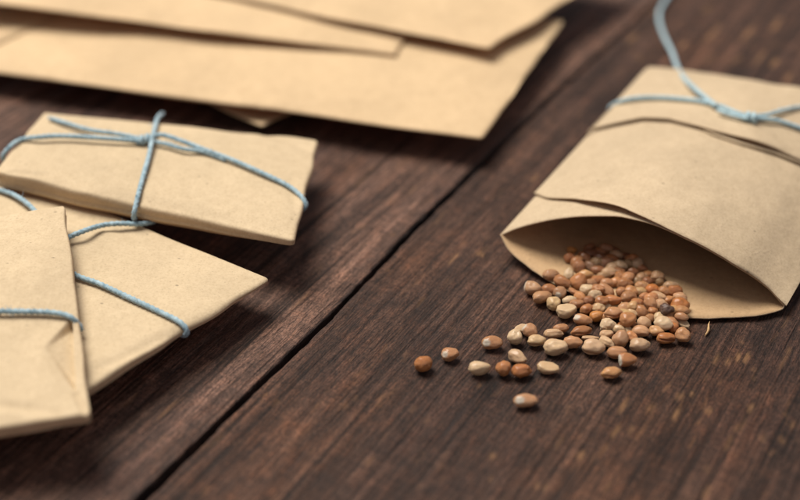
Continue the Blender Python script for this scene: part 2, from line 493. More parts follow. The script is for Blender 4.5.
def pillow(c, nu, nv, et, btop, bbot, rnd=.06, seed=0, wob=.02, creases=(), edge_t=None, wavy=.015, floor=.02, droop=None, dents=()):
    """stuffed paper parcel: top and bottom sheets joined by a rounded side wall. c = corners of the TOP edge plane"""
    up = ((c[1] - c[0]).cross(c[3] - c[0])).normalized()
    if up.z < 0: up = -up
    V = []
    us = [(.5 - .5 * math.cos(math.pi * i / nu)) * .35 + i / nu * .65 for i in range(nu + 1)]
    vs = [(.5 - .5 * math.cos(math.pi * j / nv)) * .35 + j / nv * .65 for j in range(nv + 1)]
    cen = bil(c, .5, .5)

    def sfun(u, v):
        a = 1 - abs(2 * u - 1) ** 2.6; b_ = 1 - abs(2 * v - 1) ** 2.6
        return max(0, a) ** .8 * max(0, b_) ** .8

    def base(u, v):
        p = bil(c, u, v)
        # wavy outline
        k = min(u, 1 - u, v, 1 - v)
        w = max(0, 1 - k * 6) * wavy
        q = Vector((noise.noise(Vector((u * 5, v * 5, seed))), noise.noise(Vector((u * 5, v * 5, seed + 9))), 0)) * w * 2
        # rounded corners
        du = min(u, 1 - u); dv = min(v, 1 - v)
        rr = .014
        if du < rr and dv < rr:
            p = p + (cen - p).normalized() * (rr - du) * (rr - dv) / rr * 2.6
        return p + q

    def ethick(u, v):
        return edge_t(u, v) if edge_t else et

    def top(u, v):
        p = base(u, v)
        e = min(u * (c[1] - c[0]).length, (1 - u) * (c[1] - c[0]).length, v * (c[3] - c[0]).length, (1 - v) * (c[3] - c[0]).length)
        h = btop * sfun(u, v)
        t = ethick(u, v)
        r = min(rnd, t * .45)
        if e < r:
            x = 1 - e / r
            h -= r * (1 - math.sqrt(max(0, 1 - x * x)))
        h += noise.noise(Vector((p.x * .55, p.y * .55, seed + 3.3))) * wob * min(1, e / .5 + .3)
        for ca in creases:
            a, b_, w, dep, ridge = ca
            d, tt, side = segd(Vector((p.x, p.y, 0)), a, b_)
            fade = math.sin(math.pi * min(1, max(0, tt * .8 + .2))) ** .5 if 0 < tt < 1 else .25
            sg = 1 if side > 0 else -1
            h -= dep * math.exp(-(d / w) ** 2) * fade
            h += ridge * math.exp(-((d - w * 1.6) / (w * 1.2)) ** 2) * fade * (1 if sg > 0 else .3)
        for (A_, B_, C_, dep) in dents:
            den = (B_.y - C_.y) * (A_.x - C_.x) + (C_.x - B_.x) * (A_.y - C_.y)
            wa = ((B_.y - C_.y) * (p.x - C_.x) + (C_.x - B_.x) * (p.y - C_.y)) / den
            wb = ((C_.y - A_.y) * (p.x - C_.x) + (A_.x - C_.x) * (p.y - C_.y)) / den
            wc = 1 - wa - wb
            if wa > 0 and wb > 0 and wc > 0:
                h -= dep * (1 - wa) * min(1, wb / .12) * min(1, wc / .05 + .3)
        if droop: h += droop(u, v)
        return p + up * h

    def bot(u, v):
        p = base(u, v)
        t = ethick(u, v)
        q = p - up * (t + bbot * sfun(u, v))
        if q.z < floor: q.z = floor
        return q
    n1 = (nu + 1) * (nv + 1)
    T = [[top(u, v) for v in vs] for u in us]
    B = [[bot(u, v) for v in vs] for u in us]
    V = [p for r_ in T for p in r_] + [p for r_ in B for p in r_]
    I = lambda i, j: i * (nv + 1) + j
    Fc = []
    for i in range(nu):
        for j in range(nv):
            Fc.append((I(i, j), I(i + 1, j), I(i + 1, j + 1), I(i, j + 1)))
            Fc.append((n1 + I(i, j), n1 + I(i, j + 1), n1 + I(i + 1, j + 1), n1 + I(i + 1, j)))
    ring = [(i, 0) for i in range(nu)] + [(nu, j) for j in range(nv)] + [(i, nv) for i in range(nu, 0, -1)] + [(0, j) for j in range(nv, 0, -1)]
    K = 5
    prev = [I(*r_) for r_ in ring]
    layers = [prev]
    for k in range(1, K):
        f = k / K
        cur = []
        for (i, j) in ring:
            a = T[i][j]; b_ = B[i][j]
            out = (base(us[i], vs[j]) - cen); out.z = 0; out.normalize()
            t = (a - b_).length
            bulge = math.sin(math.pi * f) * min(.022, t * .12)
            cur.append(len(V))
            V.append(a.lerp(b_, f) + out * (bulge - .30 * t * f) + Vector((0, 0, noise.noise(a * 1.3) * .01)))
        layers.append(cur)
    layers.append([n1 + I(*r_) for r_ in ring])
    m = len(ring)
    for k in range(K):
        for q in range(m):
            a, b_ = layers[k][q], layers[k][(q + 1) % m]
            c_, d_ = layers[k + 1][(q + 1) % m], layers[k + 1][q]
            Fc.append((a, d_, c_, b_))
    return V, Fc, T


def bvh(V, F):
    return BVHTree.FromPolygons([tuple(v) for v in V], F)


def drape(tree, px, py, lift):
    d = ray(px, py)
    hit = tree.ray_cast(CAM, d)
    if hit[0] is None:
        return None
    # lifted point keeps the same pixel
    n = hit[1]
    return hit[0] - d * (lift / max(.35, abs(d.dot(n))))


def crom(pts, step):
    P = [pts[0] * 2 - pts[1]] + list(pts) + [pts[-1] * 2 - pts[-2]]
    out = []
    for i in range(1, len(P) - 2):
        a, b_, c_, d_ = P[i - 1:i + 3]
        n = max(2, int((c_ - b_).length / step))
        for k in range(n):
            t = k / n
            out.append(.5 * ((2 * b_) + (c_ - a) * t + (2 * a - 5 * b_ + 4 * c_ - d_) * t * t + (-a + 3 * b_ - 3 * c_ + d_) * t ** 3))
    out.append(pts[-1])
    return out


def cord(pts, r=.062, step=.03, lay=.30, seed=0, fuzz=26, n=14, smoothit=True, V=None, F=None, frayed=False):
    """three-strand twisted cord along pts, with stray fibres"""
    V = [] if V is None else V; F = [] if F is None else F
    rr = random.Random(seed)
    path = crom(pts, step) if smoothit else pts
    T0 = (path[1] - path[0]).normalized()
    nrm = T0.cross(Vector((0, 0, 1)))
    if nrm.length < .1: nrm = T0.cross(Vector((1, 0, 0)))
    nrm.normalize()
    s = 0; rings = []
    for i, p in enumerate(path):
        T = (path[min(i + 1, len(path) - 1)] - path[max(i - 1, 0)]).normalized()
        nrm = (nrm - T * nrm.dot(T)).normalized(); bn = T.cross(nrm)
        if i: s += (p - path[i - 1]).length
        tw = s / lay * 2 * math.pi
        rad = r * (1 + .10 * noise.noise(Vector((s * 1.6, seed, 0))))
        ring = []
        for k in range(n):
            th = 2 * math.pi * k / n
            q = rad * (1 + .17 * math.cos(3 * (th - tw)))
            ring.append(len(V)); V.append(p + (nrm * math.cos(th) + bn * math.sin(th)) * q)
        rings.append(ring)
    for a, b_ in zip(rings, rings[1:]):
        for k in range(n):
            F.append((a[k], a[(k + 1) % n], b_[(k + 1) % n], b_[k]))
    F.append(tuple(rings[0][::-1])); F.append(tuple(rings[-1]))

    def hair(p, d, L, w=.0045):
        side = d.cross(Vector((.3, .5, .8))).normalized() * w
        q = [p, p + d * L * .5 + Vector((rr.uniform(-1, 1), rr.uniform(-1, 1), rr.uniform(-1, 1))) * L * .15, p + d * L + Vector((rr.uniform(-1, 1), rr.uniform(-1, 1), -.2)) * L * .3]
        up_ = d.cross(side).normalized() * w
        bs = len(V)
        for x in q[:2]:
            V.extend([x + side, x - side * .5 + up_, x - side * .5 - up_])
        V.append(q[2])
        for k in range(3):
            k2 = (k + 1) % 3
            F.append((bs + k, bs + k2, bs + 3 + k2, bs + 3 + k)); F.append((bs + 3 + k, bs + 3 + k2, bs + 6))
    for _ in range(fuzz):
        i = rr.randrange(1, len(path) - 1)
        T = (path[i + 1] - path[i - 1]).normalized()
        d = Vector((rr.uniform(-1, 1), rr.uniform(-1, 1), rr.uniform(-.2, 1))).normalized()
        d = (d + T * rr.choice((-1, 1)) * .9).normalized()
        hair(path[i] + d * r * .6, d, rr.uniform(.06, .15))
    if frayed:
        T = (path[0] - path[1]).normalized()
        for _ in range(30):
            d = (T + Vector((rr.uniform(-1, 1), rr.uniform(-1, 1), rr.uniform(-1, 1))) * .35).normalized()
            hair(path[0] + Vector((rr.uniform(-1, 1), rr.uniform(-1, 1), rr.uniform(-1, 1))) * r * .5, d, rr.uniform(.06, .16), .007)
    return V, F


def coil(c, axis, rad, turns, pitch, r, seed, V=None, F=None, squash=1.0):
    axis = axis.normalized()
    a = axis.cross(Vector((0, 0, 1))).normalized(); b_ = axis.cross(a)
    n = int(turns * 16)
    pts = [c + axis * ((i / n - .5) * pitch * turns) + (a * math.cos(i / n * turns * 2 * math.pi) + b_ * math.sin(i / n * turns * 2 * math.pi) * squash) * rad for i in range(n + 1)]
    return cord(pts, r, .02, .3, seed, 4, 12, True, V, F)


# ------------------------------------------------------------------ small tied packets
def flat(v): return Vector((v.x, v.y, 0))


def crease(a, b_, z, w, dep, ridge=0.0):
    return (flat(at(*a, z)), flat(at(*b_, z)), w, dep, ridge)


# packet behind: leans on the middle one
c1 = [at(-6, 171, 1.25), at(294, 240, 1.02), at(318, 140, .90), at(44, 112, 1.12)]
V1, F1, _ = pillow(c1, 110, 80, .26, .14, .55, .03, 1.0, .022,
                   [crease((100, 198), (290, 232), 1.1, .16, .03, .02), crease((262, 134), (318, 152), .95, .12, .03, .02), crease((290, 180), (300, 238), .95, .12, .03, .0), crease((10, 174), (52, 178), 1.2, .08, .03, .02)],
                   edge_t=lambda u, v: .08 + .19 * (1 - u) ** .6 + .04 * (1 - v), wavy=.03)
# the middle packet
c2 = [at(66, 400, .92), at(269, 279, .66), at(-34, 150, .80), at(-230, 262, 1.0)]
# order FL, FR, BR, BL with u along the front edge: front-left, tip, back, far left
c2 = [at(74, 396, .86), at(270, 278, .64), at(-20, 160, .74), at(-226, 284, .90)]
V2, F2, _ = pillow(c2, 90, 110, .16, .10, .62, .03, 2.0, .02,
                   [crease((98, 372), (262, 284), .8, .10, .03, .02), crease((72, 216), (150, 236), .8, .15, .05, .0)],
                   edge_t=lambda u, v: .05 + .11 * (1 - u) ** .8, wavy=.03)
# the front packet with the wrapped end
c3 = [at(-165, 452, 1.0), at(90, 414, 1.10), at(65, 205, 1.32), at(-160, 240, 1.25)]


def droop3(u, v):
    return 0


V3, F3, _ = pillow(c3, 170, 170, .2, .10, .85, .03, 3.0, .03,
                   [crease((46, 350), (74, 389), 1.2, .10, .02, .03), crease((74, 389), (86, 410), 1.2, .05, .04, .02), crease((-10, 400), (60, 408), 1.2, .10, .03, .02), crease((0, 318), (70, 322), 1.25, .22, .035, .0)],
                   edge_t=lambda u, v: .13 + .05 * (1 - v) + .05 * v, wavy=.03, dents=[(flat(at(44, 349, 1.18)), flat(at(72.5, 318, 1.18)), flat(at(75.5, 392, 1.12)), .17)])
P1 = thing('kraft_packet', c1[0].lerp(c1[2], .5) * 1.0 - Vector((0, 0, 1)), 'rear kraft packet of the three, tied crosswise with blue twine, its knot in view', 'seed packet', 'small kraft packets tied with blue twine')
P2 = thing('kraft_packet', c2[0].lerp(c2[2], .5) - Vector((0, 0, .8)), 'kraft packet half under the other two, its pointed corner over the planks', 'seed packet', 'small kraft packets tied with blue twine')
P3 = thing('kraft_packet', c3[0].lerp(c3[2], .5) - Vector((0, 0, 1.1)), 'kraft packet nearest the camera at the left edge, with a creased folded side', 'seed packet', 'small kraft packets tied with blue twine')
obj('paper_wrapper', V1, F1, M_KRAFT, P1)
obj('paper_wrapper', V2, F2, M_KRAFT, P2)
obj('paper_wrapper', V3, F3, M_KRAFT, P3)
# folded side flap of the front packet: a thin triangular pleat standing proud along its right edge
t1, t2, t3 = bvh(V1, F1), bvh(V2, F2), bvh(V3, F3)


def dr(tree, pts, lift):
    out = []
    for p in pts:
        l = p[2] if len(p) > 2 else lift
        q = drape(tree, p[0], p[1], l)
        if q is None:
            z = out[-1].z if out else 1.0
            q = at(p[0], p[1], z - (.04 if out else 0))
        out.append(q)
    return out


def down(p, inward, dz):
    return p + inward + Vector((0, 0, -dz))


# -- twine of the rear packet
tw = .044
V, F = [], []
front = [at(10, 147, 1.26), at(22, 139.5, 1.26)] + dr(t1, [(40, 137, .12), (62, 136, .12), (100, 138, .12), (142, 141, .10)], .07)
left_end = [at(6, 168, .80) + Vector((.25, .15, 0)), at(3, 159, 1.05)]
cord(left_end + front, tw, V=V, F=F, seed=1)
up1 = dr(t1, [(150, 137, .12), (163, 135, .14), (182, 141, .14), (203, 149, .11), (230, 159, .09), (262, 173, .08), (290, 187, .07)], .07)
right_end = [at(303, 199, .99), at(304, 208, .86), at(300, 214, .70) + Vector((-.3, .0, 0))]
cord(up1 + right_end, tw, V=V, F=F, seed=2)
cord(dr(t1, [(150, 141, .09), (166, 144, .10), (184, 149, .10), (204, 152, .07), (226, 160, .05)], .07), tw * .92, V=V, F=F, seed=3)
cross = [at(160, 121, .70) + Vector((0, .3, 0)), at(158, 118, 1.10)] + dr(t1, [(156, 124, .08), (153, 136, .13), (149, 156, .09), (144, 174, .07), (139, 192, .06), (136, 205, .055)], .07) + [at(134, 214, 1.02), at(134, 221, .82) + Vector((0, .1, 0)), at(136, 224, .6) + Vector((0, .6, 0))]
cord(cross, tw, V=V, F=F, seed=4)
tail = dr(t1, [(53, 119, .07), (66, 123, .09), (90, 130, .10), (118, 134, .10), (142, 139, .12)], .07)
cord(tail, tw * .95, V=V, F=F, seed=5, frayed=True)
T1 = obj('twine', V, F, M_TW, P1)
V, F = [], []
kc = drape(t1, 149, 139, .12)
coil(kc, at(170, 141, 1.2) - at(130, 138, 1.2), .075, 2.1, .095, .045, 11, V, F, .8)
coil(drape(t1, 141, 140, .10), at(170, 141, 1.2) - at(130, 138, 1.2), .07, 1.2, .09, .042, 12, V, F, .8)
obj('knot', V, F, M_TW, T1)

# -- twine of the middle packet
V, F = [], []
cord([at(-20, 184, .9)] + dr(t2, [(0, 190, .08), (16, 196, .11), (34, 210, .13), (52, 240, .10), (70, 271, .08), (100, 284, .08), (130, 298, .07), (160, 312, .06), (178, 321, .06)], .07) + [at(186, 329, .74), at(184, 335, .60), at(176, 338, .45) + Vector((-.2, .3, 0))], tw * 1.02, V=V, F=F, seed=21)
cord(dr(t2, [(56, 262, .10), (66, 240, .13), (84, 231, .18), (104, 225, .17), (122, 223.5, .12), (140, 224, .07)], .1) + [at(150, 226, .70) + Vector((.05, .15, 0)), at(156, 230, .50) + Vector((-.2, .3, 0))], tw, V=V, F=F, seed=22)
T2 = obj('twine', V, F, M_TW, P2)

# -- twine of the front packet
V, F = [], []
cord(dr(t3, [(-40, 309, .08), (-10, 311, .08), (20, 311.5, .08), (45, 312, .08), (62, 314, .08), (72, 318, .07)], .07) + [at(78, 324, 1.12), at(80, 330, 1.0), at(76, 334, .85) + Vector((-.2, .1, 0))], tw * .95, V=V, F=F, seed=31)
T3 = obj('twine', V, F, M_TW, P3)


# ------------------------------------------------------------------ big envelopes
def sink(*a):
    return a


ENV = 'kraft envelopes stacked behind the packets'


def envelope(corners, label, seed, btop, bbot, cre=(), wavy=.05, et=.045, floor=.02, wob=.05):
    V, F, _ = pillow(corners, 110, 60, et, btop, bbot, .02, seed, wob, cre, wavy=wavy, floor=floor)
    cen = corners[0].lerp(corners[2], .5)
    r_ = thing('kraft_envelope', (cen.x, cen.y, min(v.z for v in V)), label, 'envelope', ENV)
    obj('paper_pouch', V, F, M_KRAFT2, r_)
    # pasted seam: a flap strip along the left part of the envelope, beyond the picture's left edge
    a, b_, c_, d_ = corners
    u0 = .015; strip = []
    tree = bvh(V, F)
    n = 24
    sv, sf = [], []
    for i in range(n + 1):
        v = .02 + .96 * i / n
        for k in range(5):
            u = u0 + (.10 + .05 * math.sin(math.pi * i / n)) * k / 4
            p = bil(corners, u, v)
            h = tree.ray_cast(p + Vector((0, 0, 3)), Vector((0, 0, -1)))
            z = h[0].z if h[0] is not None else p.z
            sv.append(Vector((p.x, p.y, z + .02)))
    for i in range(n):
        for k in range(4):
            q = i * 5 + k
            sf.append((q, q + 1, q + 6, q + 5))
    f = obj('closing_flap', sv, sf, M_KRAFT2, r_)
    so = f.modifiers.new('s', 'SOLIDIFY'); so.thickness = .00015; so.offset = 1
    return r_


# E0: lowest, a corner shows under the next one
e0 = [at(120, 60, .22), at(262, 121, .22), at(420, 45, .22), at(260, 0, .22)]
a0 = at(262, 125.5, .32); dL = (at(196, 95, .20) - a0).normalized(); dR = (at(312, 93, .20) - a0).normalized()
dR = Vector((-dL.y, dL.x, 0)); dR = dR if dR.y > 0 else -dR
dR = (at(318, 100, .20) - a0).normalized()
e0 = [a0 + dL * 10, a0, a0 + dR * 6, a0 + dL * 10 + dR * 6]
envelope(e0, 'lowest kraft envelope, only one corner poking out in the shadow under the stack', 40, .10, .12, wavy=.03)
# E1: big one on top of it
a1 = at(482, 138, .66); l1 = at(0, 72, .62); dl = (l1 - a1)
br = at(564, 20, .70)
e1 = [a1 + dl * 1.25, a1, br, br + dl * 1.25]
envelope(e1, 'longest kraft envelope, its bottom edge and right corner nearest the small packets', 41, .10, .42,
         [crease((225, 76), (270, 96), .8, .14, .03, .05), crease((270, 96), (330, 100), .8, .2, -.03, 0), crease((60, 70), (240, 90), .8, .2, .03, .02)], wavy=.03)
# E2: middle
a2 = at(396, 54, .86); l2 = at(0, 3, 1.30)
r2 = at(407, 36, .86)
d2 = (l2 - a2); n2 = Vector((-d2.y, d2.x, 0)); n2 = (n2 if n2.y > 0 else -n2).normalized()
w2 = 4.2
e2 = [a2 + d2 * 1.2, a2, a2 + (r2 - a2).normalized() * w2, a2 + d2 * 1.2 + (r2 - a2).normalized() * w2]
envelope(e2, 'kraft envelope between the longest one and the topmost one of the stack', 42, .03, .16, [crease((100, 6), (200, 22), 1.2, .2, .06, .0)], wavy=.04)
# E3: top
a3 = at(489, 48, 1.08); l3 = at(250, 0, 1.20); r3 = at(566, 0, 1.08)
e3 = [a3 + (l3 - a3) * 2.1, a3, a3 + (r3 - a3) * 1.9, a3 + (l3 - a3) * 2.1 + (r3 - a3) * 1.9]
envelope(e3, 'topmost kraft envelope of the stack, its corner lying over the longest one', 43, .05, .30, [crease((380, 10), (470, 30), 1.4, .3, .04, .02)], wavy=.05)


# ------------------------------------------------------------------ the open sachet
def interp(tab, s):
    for (a, va), (b_, vb) in zip(tab, tab[1:]):
        if s <= b_:
            t = (s - a) / (b_ - a)
            return va + (vb - va) * t if not isinstance(va, Vector) else va.lerp(vb, t)
    return tab[-1][1]


def spl(tab, s):
    """smooth (catmull-rom) interpolation of vectors"""
    n = len(tab)
    for i in range(n - 1):
        if s <= tab[i + 1][0] or i == n - 2:
            t = (s - tab[i][0]) / (tab[i + 1][0] - tab[i][0])
            t = max(0, min(1, t))
            b_, c_ = tab[i][1], tab[i + 1][1]
            a = tab[i - 1][1] if i else b_ * 2 - c_
            d_ = tab[i + 2][1] if i + 2 < n else c_ * 2 - b_
            return .5 * ((2 * b_) + (c_ - a) * t + (2 * a - 5 * b_ + 4 * c_ - d_) * t * t + (-a + 3 * b_ - 3 * c_ + d_) * t ** 3)


L0 = at(500, 235, .42); R0 = at(785, 306, .16)
L1 = at(650, 71, .62); R1 = R0 + (L1 - L0) * 1.0; R1.z = .5
mouth_top = [(0, L0), (.12, at(524, 225.5, .68)), (.22, at(560, 218, .95)), (.36, at(603, 215.5, 1.16)), (.5, at(645, 221.5, 1.22)), (.64, at(690, 240, 1.12)), (.78, at(733, 264, .82)), (.9, at(764, 284.5, .44)), (1, R0)]
mouth_bot = [(0, L0), (.06, at(510, 252, .24)), (.16, at(532, 270, .12)), (.27, at(560, 288, .075)), (.42, at(606, 307, .06)), (.6, at(668, 316.5, .06)), (.74, at(712, 319, .06)), (.88, at(757, 316, .07)), (.965, at(780, 311, .09)), (1, R0)]


def chord(t, s):
    return (L0.lerp(R0, s)).lerp(L1.lerp(R1, s), t)


def bag(side, t, s):
    """side +1 top sheet, -1 bottom sheet"""
    m = spl(mouth_top if side > 0 else mouth_bot, s)
    o0 = m - chord(0, s)
    A = math.sin(math.pi * s) ** .7 if 0 < s < 1 else 0
    zc = chord(1, s).z
    o1 = Vector((0, 0, .16 * A)) if side > 0 else Vector((0, 0, -(zc - .06) * min(1, A * 1.3)))
    k = t ** (1.0 if side > 0 else .55)
    k = min(1, max(0, k))
    o = o0 * (1 - k) + o1 * k
    p = chord(t, s) + o
    # belly of the filled bag
    lip = max(0, 1 - t / .06) * (A if 0 < s < 1 else 0)
    p = p + Vector((noise.noise(Vector((s * 9, side, 1))), noise.noise(Vector((s * 11, side, 4))), 0)) * .03 * lip + Vector((noise.noise(Vector((s * 34, side, 1))), noise.noise(Vector((s * 34, side, 4))), 0)) * .014 * lip
    if side > 0:
        p.z += .22 * A * math.sin(math.pi * min(1, t * 1.05)) ** 1.2
        p.z += noise.noise(Vector((p.x * .6, p.y * .6, 5.1))) * .06 * min(1, t * 5) * A
        p.z += noise.noise(Vector((p.x * 1.8, p.y * 1.8, 2.1))) * .03 * min(1, t * 5) * A
    else:
        p.z = max(p.z, .05)
    return p


NT, NS = 70, 60
V, F = [], []
ss = [(1 - math.cos(math.pi * i / NS)) / 2 for i in range(NS + 1)]
ringn = 2 * NS
for i in range(NT + 1):
    t = i / NT
    for s in ss: V.append(bag(1, t, s))
    for s in ss[1:-1][::-1]: V.append(bag(-1, t, s))
for i in range(NT):
    for k in range(ringn):
        a = i * ringn + k; b_ = i * ringn + (k + 1) % ringn
        F.append((a, b_, b_ + ringn, a + ringn))
# closed far end
for k in range(1, NS):
    a = NT * ringn + k; b_ = NT * ringn + (ringn - k) % ringn
    a2_ = NT * ringn + k + 1; b2_ = NT * ringn + (ringn - k - 1) % ringn
    F.append((a, a2_, b2_, b_) if k + 1 < NS else (a, NT * ringn + NS, b_))
F.append((NT * ringn, NT * ringn + 1, NT * ringn + ringn - 1))
cenb = chord(.5, .5)
BAG = thing('paper_sachet', (cenb.x, cenb.y, 0), 'open kraft sachet tied with pale blue twine, seeds spilling from its mouth', 'seed packet')
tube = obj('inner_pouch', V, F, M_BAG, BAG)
tube.data.materials.append(M_BAG_IN_BOUNCE)
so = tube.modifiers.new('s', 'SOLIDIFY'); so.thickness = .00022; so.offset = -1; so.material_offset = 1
tubetree = bvh(V, F)


def tA(s):      # where the outer sheet starts
    if s < .58:
        q = 1 - s / .58
        return .205 * q ** 1.9 - .006 * (1 - q)
    return -.006


# outer sheet: from its slanting front edge back, wraps a little round both sides
V, F = [], []
n1, n2_ = 80, 64
for i in range(n1 + 1):
    f = i / n1
    for k in range(n2_ + 1):
        s = (1 - math.cos(math.pi * k / n2_)) / 2
        t0 = tA(s)
        t = t0 + (1.0 - t0) * f
        tt = max(t, 0)
        p = bag(1, tt, s)
        if t < 0:
            p = p + (bag(1, 0, s) - bag(1, .02, s)) * (-t / .02)
        nrm = Vector((0, 0, 1))
        lift = .035
        edge = max(0, 1 - (t - t0) / .10)
        lift += edge ** 2 * .10 * math.exp(-((s - .36) / .14) ** 2) + edge ** 2 * .01
        out = (L0 - R0).normalized()
        side = (max(0, .04 - s) / .04 - max(0, s - .96) / .04)
        V.append(p + nrm * lift + out * side * .03)
for i in range(n1):
    for k in range(n2_):
        a = i * (n2_ + 1) + k
        F.append((a, a + 1, a + n2_ + 2, a + n2_ + 1))
outer = obj('outer_sheet', V, F, M_BAG, BAG)
so = outer.modifiers.new('s', 'SOLIDIFY'); so.thickness = .00022; so.offset = 0
outtree = bvh(V, F)

# folded-over end: two layers of paper rolled over the far end, front edge wavy
fold_px = [(0, (589, 133.5)), (.16, (612, 128)), (.36, (642, 122)), (.5, (668, 123)), (.62, (700, 131)), (.76, (738, 144)), (.88, (775, 155)), (1.0, (812, 170)), (1.3, (900, 210))]


def fold_sheet(lift0, lift1, ext, seed, wav, s0=0.0):
    V, F = [], []
    na, nb_ = 30, 70
    for i in range(na + 1):
        f = i / na
        for k in range(nb_ + 1):
            s = s0 + (1 - s0) * k / nb_
            fx = interp([(a, Vector(b_)) for a, b_ in fold_px], s * 1.22)
            q_ = max(0, min(1, (s * 1.22 - .52) / .16)); q_ = q_ * q_ * (3 - 2 * q_)
            x, y = fx[0], fx[1] + (ext - 8 * (1 - q_) if ext else 0)
            h = outtree.ray_cast(CAM, ray(x, y))
            e = h[0] if h[0] is not None else at(x, y, .75)
            tgt = bag(1, 1, s); tgt = Vector((tgt.x, tgt.y, tgt.z))
            p = e.lerp(tgt, f)
            # follow the surface of the sheet below
            hh = outtree.ray_cast(Vector((p.x, p.y, 4)), Vector((0, 0, -1)))
            if hh[0] is not None and f < .96: p.z = hh[0].z
            lift = lift0 + (lift1 - lift0) * (1 - f) ** 3 * (.4 + wav(s))
            out = (L0 - R0).normalized()
            side = (max(0, 1 - s / .03) if s0 == 0 else 0) - max(0, (s - .97) / .03)
            V.append(p + Vector((0, 0, lift)) + out * (side * .05) + Vector((0, 0, noise.noise(Vector((p.x * 1.1, p.y * 1.1, seed))) * .02)))
    # roll over the far end down to the table
    for q in range(1, 7):
        an = q / 6 * math.pi / 2
        for k in range(nb_ + 1):
            s = s0 + (1 - s0) * k / nb_
            top = V[na * (nb_ + 1) + k]
            dr_ = (L1 - L0).normalized(); dr_.z = 0
            V.append(Vector((top.x, top.y, 0)) + dr_ * (.16 * math.sin(an)) + Vector((0, 0, max(.05, top.z - (top.z - .06) * (1 - math.cos(an))))))
    for i in range(na + 6):
        for k in range(nb_):
            a = i * (nb_ + 1) + k
            F.append((a, a + 1, a + nb_ + 2, a + nb_ + 1))
    return V, F


Vf1, Ff1 = fold_sheet(.04, .07, 1.5, 3.0, lambda s: .5 * math.exp(-((s - .78) / .12) ** 2), .42)
o = obj('folded_end', Vf1, Ff1, M_BAG, BAG)
so = o.modifiers.new('s', 'SOLIDIFY'); so.thickness = .00022; so.offset = 0
Vf2, Ff2 = fold_sheet(.075, .13, 0, 7.0, lambda s: .05 + 1.2 * math.exp(-((s - .66) / .10) ** 2))
o2 = obj('folded_end', Vf2, Ff2, M_BAG, BAG)
so = o2.modifiers.new('s', 'SOLIDIFY'); so.thickness = .00022; so.offset = 0
ft = bvh(Vf2, Ff2)

# twine on the sachet
V, F = [], []
tb = .046
loop = [at(622, 118, .25) + Vector((.3, .1, 0)), at(611, 111, .45), at(614, 104.5, .70)] + dr(ft, [(630, 99, .08), (655, 97.5, .08), (682, 99, .08), (704, 102, .09), (722, 107, .09), (740, 114, .10), (757, 118, .10), (778, 121, .09), (800, 128, .08), (830, 138, .07)], .08)
cord(loop, tb, V=V, F=F, seed=51)
cord(dr(ft, [(718, 110, .12), (732, 115, .12), (748, 119, .10)], .09), tb * .95, V=V, F=F, seed=52, fuzz=6)
cord(dr(ft, [(752, 116, .12), (768, 114.5, .12), (784, 110, .10), (800, 107, .09), (822, 104, .08)], .08), tb * .85, V=V, F=F, seed=53)
tailp = dr(ft, [(716, 106, .12), (706, 98, .14), (694, 88, .16)], .1) + [at(684, 78, .86), at(677, 66, .62), at(672, 52, .38), at(665, 38, .22), at(660, 24, .12), at(659.5, 12, .09), at(665, 1, .09), at(672, -10, .09), at(676, -26, .09), at(668, -44, .09)]
cord(tailp, tb * 1.05, V=V, F=F, seed=54, fuzz=40)
TB = obj('twine', V, F, M_TW2, BAG)
V, F = [], []
coil(drape(ft, 750, 117, .12), at(770, 120, .8) - at(735, 113, .8), .075, 2.2, .105, .046, 61, V, F, .85)
obj('knot', V, F, M_TW2, TB)

# ------------------------------------------------------------------ seeds
def icos(sub):
    import bmesh
    bm = bmesh.new(); bmesh.ops.create_icosphere(bm, subdivisions=sub, radius=1.0)
    V = [v.co.copy() for v in bm.verts]; F = [tuple(v.index for v in f.verts) for f in bm.faces]
    bm.free(); return V, F


IV, IF = icos(4)


def seed_mesh(kind, sd):
    V = []; marks = []
    for v in IV:
        p = v.copy(); mk = [0, 0, 0]
        n = noise.noise(p * .9 + Vector((sd * 3.7, 0, 0))) * .17 + noise.noise(p * 2.1 + Vector((0, sd * 2.3, 0))) * .09 + noise.noise(p * 5 + Vector((0, 0, sd))) * .018
        r_ = 1 + n
        # blunt and pointed ends
        p.y *= 1 - .14 * p.x; p.z *= 1 - .14 * p.x
        if kind == 'groove':
            gz = math.exp(-((p.z + .08 + .10 * math.sin(p.x * 2.2)) / .13) ** 2) if p.y < .2 else 0
            k = min(1, max(0, (.2 - p.y) / .5)) * min(1, max(0, (1 - abs(p.x)) * 3))
            r_ -= .15 * gz * k
            mk[1] = min(1, gz * k * 1.1)
        if kind == 'flat':
            if p.z > .45: p.z = .45 + (p.z - .45) * .25
        if kind == 'tri':
            r_ += .16 * math.cos(3 * math.atan2(p.y, p.x)) * (1 - abs(p.z)) + noise.noise(p * 3 + Vector((sd, sd, 0))) * .16
        if kind == 'end':
            if p.x < -.62:
                p.x = -.62 + (p.x + .62) * .2
            mk[0] = min(1, max(0, (-.52 - v.x) / .10))
        if kind == 'scar':
            d = (v - Vector((-.75, -.5, .45)).normalized()).length
            mk[0] = .85 * min(1, max(0, (.55 - d + .12 * noise.noise(v * 4)) / .15))
            r_ -= .05 * math.exp(-(d / .3) ** 2)
        if kind == 'dent':
            d = (v - Vector((.2, -.5, .8)).normalized()).length
            r_ -= .14 * math.exp(-(d / .35) ** 2)
        V.append(p * r_); marks.append(mk)
    me = bpy.data.meshes.new('seed_' + kind)
    me.from_pydata([tuple(v) for v in V], [], IF)
    me.polygons.foreach_set('use_smooth', [True] * len(me.polygons))
    ca = me.color_attributes.new('mark', 'FLOAT_COLOR', 'POINT')
    ca.data.foreach_set('color', [x for m in marks for x in (*m, 1)])
    me.materials.append(M_SEED)
    return me


